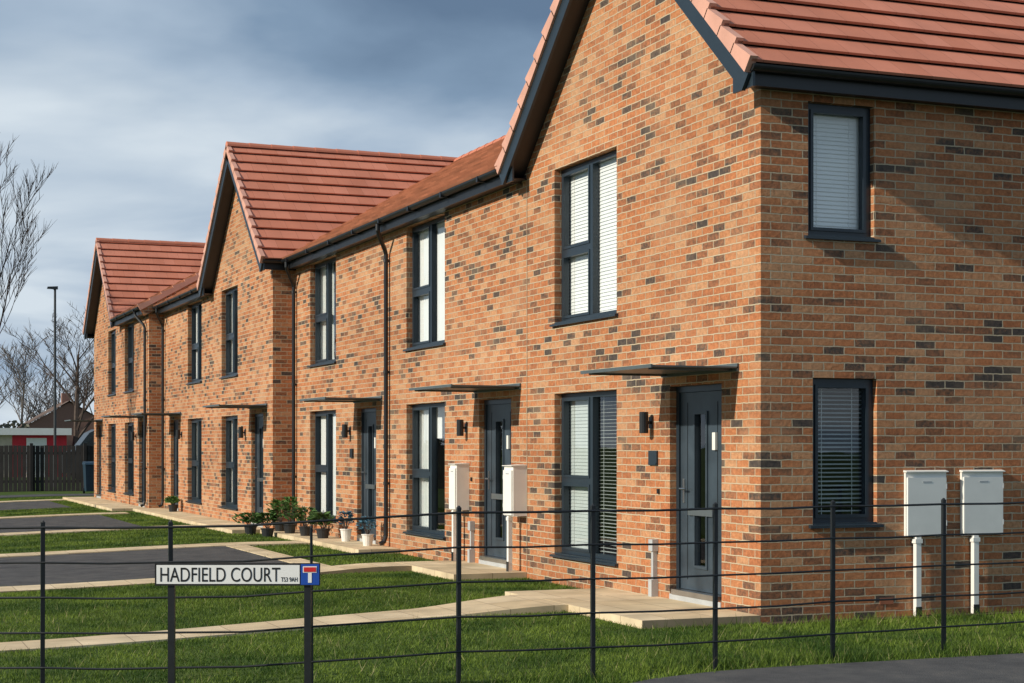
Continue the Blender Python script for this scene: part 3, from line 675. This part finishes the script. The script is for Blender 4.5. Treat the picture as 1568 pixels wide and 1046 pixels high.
for i in range(26):
    rr=random.Random(i+50); Y=190+rr.uniform(-20,60); X=-25+i*3.0+rr.uniform(-2,2)
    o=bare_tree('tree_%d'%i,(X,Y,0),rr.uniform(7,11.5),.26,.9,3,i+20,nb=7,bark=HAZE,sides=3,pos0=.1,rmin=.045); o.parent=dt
l=MB(); HG=leaf_mat('hedge_leaf',(.045,.05,.035),(.13,.125,.09))
for i in range(9000):
    X=random.uniform(-60,60); zt=2.2+1.3*math.sin(X*.31)+.8*math.sin(X*.9+1)
    c=Vector((X,150+random.uniform(-2.5,2.5),random.uniform(0,1)**.7*max(.8,zt))); s=random.uniform(.12,.32); a=random.uniform(0,3.14); t=random.uniform(-.8,.8)
    u=Vector((math.cos(a),math.sin(a)*.3,t)).normalized()*s; v=Vector((-u.z,.2*s,u.x))*.6
    l.face([c-u,c-v,c+u,c+v],HG,uv=[(0,0)]*4)
l.obj('distant_hedge')

# ------------------------------------------------------------------ background objects
m=MB(); x=-16.0
fy=lambda x:50.6-(x+16)*.20
while x<5:
    h=1.62+random.uniform(-.01,.01); m.hexa([(x,fy(x),-.15),(x+.135,fy(x+.135),-.15),(x+.135,fy(x+.135)+.02,-.15),(x,fy(x)+.02,-.15),(x,fy(x),h),(x+.135,fy(x+.135),h),(x+.135,fy(x+.135)+.02,h),(x,fy(x)+.02,h)],WOODF); x+=.15
x=-16
while x<5: m.box(x-.05,x+.05,fy(x)-.12,fy(x)-.01,-.15,1.7,WOODF); x+=1.8
for z in (.3,1.3): m.hexa([(-16,fy(-16)+.02,z),(5,fy(5)+.02,z),(5,fy(5)+.08,z),(-16,fy(-16)+.08,z),(-16,fy(-16)+.02,z+.09),(5,fy(5)+.02,z+.09),(5,fy(5)+.08,z+.09),(-16,fy(-16)+.08,z+.09)],WOODF)
m.obj('timber_fence')
BINB=plain('bin_blue',(.012,.035,.06),.5); m=MB(); bx,by=.0,44.2
m.hexa([(bx-.20,by-.28,.08),(bx+.20,by-.28,.08),(bx+.20,by+.25,.08),(bx-.20,by+.25,.08),(bx-.24,by-.36,.98),(bx+.24,by-.36,.98),(bx+.24,by+.33,.98),(bx-.24,by+.33,.98)],BINB)
m.hexa([(bx-.26,by-.39,.981),(bx+.26,by-.39,.981),(bx+.26,by+.37,.981),(bx-.26,by+.37,.981),(bx-.23,by-.30,1.05),(bx+.23,by-.30,1.05),(bx+.24,by+.33,1.08),(bx-.24,by+.33,1.08)],BINB)
for s in (-1,1): m.tube([(bx+s*.18,by+.27,.1),(bx+s*.24,by+.27,.1)],.1,BLACK,n=12)
m.tube([(bx-.2,by+.38,1.0),(bx+.2,by+.38,1.0)],.02,BINB); m.obj('wheelie_bin')
m=MB(); lx,ly=-.1,53.7; LG=plain('lamp_post_grey',(.05,.055,.06),.5,.3)
m.tube([(lx,ly,-.2),(lx,ly,1.2),(lx,ly,1.25),(lx,ly,7.7)],[.085,.085,.055,.045],LG,n=10)
m.tube([(lx,ly,7.68),(lx-.06,ly-.02,7.72),(lx-.2,ly-.06,7.74)],[.03,.03,.025],LG)
m.hexa([(lx-.32,ly-.24,7.70),(lx+.1,ly-.1,7.70),(lx+.1,ly+.04,7.70),(lx-.32,ly-.10,7.70),(lx-.3,ly-.24,7.78),(lx+.1,ly-.1,7.82),(lx+.1,ly+.04,7.82),(lx-.3,ly-.10,7.78)],LG)
m.obj('street_lamp')
RED=plain('red_panel',(.62,.015,.03),.5); CRM=plain('cream_render',(.55,.47,.36),.85)
m=MB(); Y=74.8; m.box(-14,.2,Y,Y+9,-.1,2.15,CRM); m.box(.2,2.9,Y+.05,Y+9,-.1,2.15,RED); m.box(-14.2,3.1,Y-.35,Y+9.2,2.15,2.5,WHITE)
for x in (-12,-9.5,-7,-4.5,-2): m.box(x,x+1.5,Y-.02,Y+.05,.9,1.9,FRAME)
m.box(.9,1.9,Y,Y+.06,0,2.0,WHITE); m.obj('shop_building')
m=MB(); hx,hy=17.5,193.0; B2=plain('distant_brick',(.24,.13,.10),.9); R2=plain('distant_roof',(.13,.09,.075),.9)
m.box(hx-5,hx+5,hy,hy+9,-.1,4.0,B2); m.face([(hx-5,hy,4),(hx+5,hy,4),(hx,hy,6.8)],B2)
for s in (-1,1): m.face([(hx+s*5.4,hy-.3,3.8),(hx,hy-.3,7.0),(hx,hy+9.3,7.0),(hx+s*5.4,hy+9.3,3.8)],R2)
m.box(hx-.5,hx+.5,hy+3,hy+4,6.4,8.0,B2)
for dx in (-2.5,1.2): m.box(hx+dx,hx+dx+1.4,hy-.04,hy+.02,1.2,2.5,WHITE)
m.obj('brick_house')
VD=plain('van_paint',(.03,.04,.05),.3); e=empty('parked_van'); m=MB(); vx,vy=1.7,66
prof=[(0,.35),(0,1.25),(.55,1.4),(1.15,2.2),(1.5,2.38),(4.9,2.38),(5.05,2.2),(5.05,.35)]
pl=[(vx+a,vy,b) for a,b in prof]; pr=[(vx+a,vy+1.9,b) for a,b in prof]
m.face(pl,VD); m.face(pr,VD)
for i in range(len(prof)):
    j=(i+1)%len(prof); m.face([pl[i],pl[j],pr[j],pr[i]],VD)
m.face([(vx+.75,vy-.01,1.4),(vx+1.25,vy-.01,2.1),(vx+2.0,vy-.01,2.1),(vx+2.0,vy-.01,1.4)],GLASS)
m.box(vx+2.3,vx+4.9,vy-.012,vy-.004,1.3,1.75,RED); m.obj('body',e)
m=MB()
for wx in (.9,4.1):
    for wy in (-.02,1.72): m.tube([(vx+wx,vy+wy,.33),(vx+wx,vy+wy+.2,.33)],.33,BLACK,n=18)
m.obj('wheels',e)

# ------------------------------------------------------------------ world, sun, camera
tosun=Vector((-.88,-.085,.45)).normalized()
w=bpy.data.worlds.new('World'); sc.world=w; w.use_nodes=True; nt=w.node_tree; bgn=nt.nodes['Background']; L=nt.links.new
sky=N(nt,'ShaderNodeTexSky'); sky.sky_type='NISHITA'; sky.sun_disc=False
sky.sun_elevation=math.asin(tosun.z); sky.sun_rotation=math.atan2(tosun.x,tosun.y)
tc=N(nt,'ShaderNodeTexCoord'); sx=N(nt,'ShaderNodeSeparateXYZ'); L(tc.outputs['Generated'],sx.inputs[0])
zz=N(nt,'ShaderNodeMath',operation='ADD'); L(sx.outputs['Z'],zz.inputs[0]); zz.inputs[1].default_value=.16
zm=N(nt,'ShaderNodeMath',operation='MAXIMUM'); L(zz.outputs[0],zm.inputs[0]); zm.inputs[1].default_value=.08
dv=N(nt,'ShaderNodeVectorMath',operation='DIVIDE'); cb=N(nt,'ShaderNodeCombineXYZ')
for i in range(3): L(zm.outputs[0],cb.inputs[i])
L(tc.outputs['Generated'],dv.inputs[0]); L(cb.outputs[0],dv.inputs[1])
n1=N(nt,'ShaderNodeTexNoise'); n1.inputs['Scale'].default_value=.9; n1.inputs['Detail'].default_value=6; n1.inputs['Roughness'].default_value=.47; n1.inputs['Distortion'].default_value=.4
mpp=N(nt,'ShaderNodeMapping'); mpp.inputs['Location'].default_value=(1.3,.4,0); L(dv.outputs[0],mpp.inputs['Vector']); L(mpp.outputs[0],n1.inputs['Vector'])
hz=N(nt,'ShaderNodeMapRange'); L(sx.outputs['Z'],hz.inputs['Value']); hz.inputs['From Min'].default_value=0; hz.inputs['From Max'].default_value=.27; hz.inputs['To Min'].default_value=.13; hz.inputs['To Max'].default_value=-.07
ah=N(nt,'ShaderNodeMath',operation='ADD'); L(n1.outputs['Fac'],ah.inputs[0]); L(hz.outputs[0],ah.inputs[1])
cr=ramp(nt,[(.34,(.125,.195,.30)),(.46,(.21,.305,.43)),(.56,(.38,.48,.60)),(.68,(.63,.71,.78))])
L(ah.outputs[0],cr.inputs['Fac'])
sc10=N(nt,'ShaderNodeVectorMath',operation='SCALE'); L(cr.outputs['Color'],sc10.inputs[0]); sc10.inputs['Scale'].default_value=10
n2=N(nt,'ShaderNodeTexNoise'); n2.inputs['Scale'].default_value=.8; n2.inputs['Detail'].default_value=5; L(dv.outputs[0],n2.inputs['Vector'])
cv=N(nt,'ShaderNodeMapRange'); L(n2.outputs['Fac'],cv.inputs['Value']); cv.inputs['From Min'].default_value=.30; cv.inputs['From Max'].default_value=.42; cv.inputs['To Min'].default_value=.75; cv.inputs['To Max'].default_value=1
mix=N(nt,'ShaderNodeMix',data_type='RGBA'); L(cv.outputs[0],mix.inputs['Factor']); L(sky.outputs[0],mix.inputs[6]); L(sc10.outputs[0],mix.inputs[7])
L(mix.outputs[2],bgn.inputs['Color']); bgn.inputs['Strength'].default_value=.105
sl=bpy.data.lights.new('sun','SUN'); sl.energy=4.7; sl.angle=math.radians(.8); sl.color=(1,.91,.76)
so=bpy.data.objects.new('sun',sl); sc.collection.objects.link(so); so.rotation_euler=(-tosun).to_track_quat('-Z','Y').to_euler(); so.location=(-20,-10,20)
cam=bpy.data.cameras.new('camera'); co=bpy.data.objects.new('camera',cam); sc.collection.objects.link(co)
cam.sensor_width=36; cam.lens=2555/1568*36; cam.shift_y=.1014; cam.clip_end=3000
co.location=(-7.758,-13.266,1.625); co.rotation_euler=(math.radians(90),0,-th); sc.camera=co
sc.view_settings.view_transform='Standard'; sc.view_settings.look='None'; sc.view_settings.exposure=0
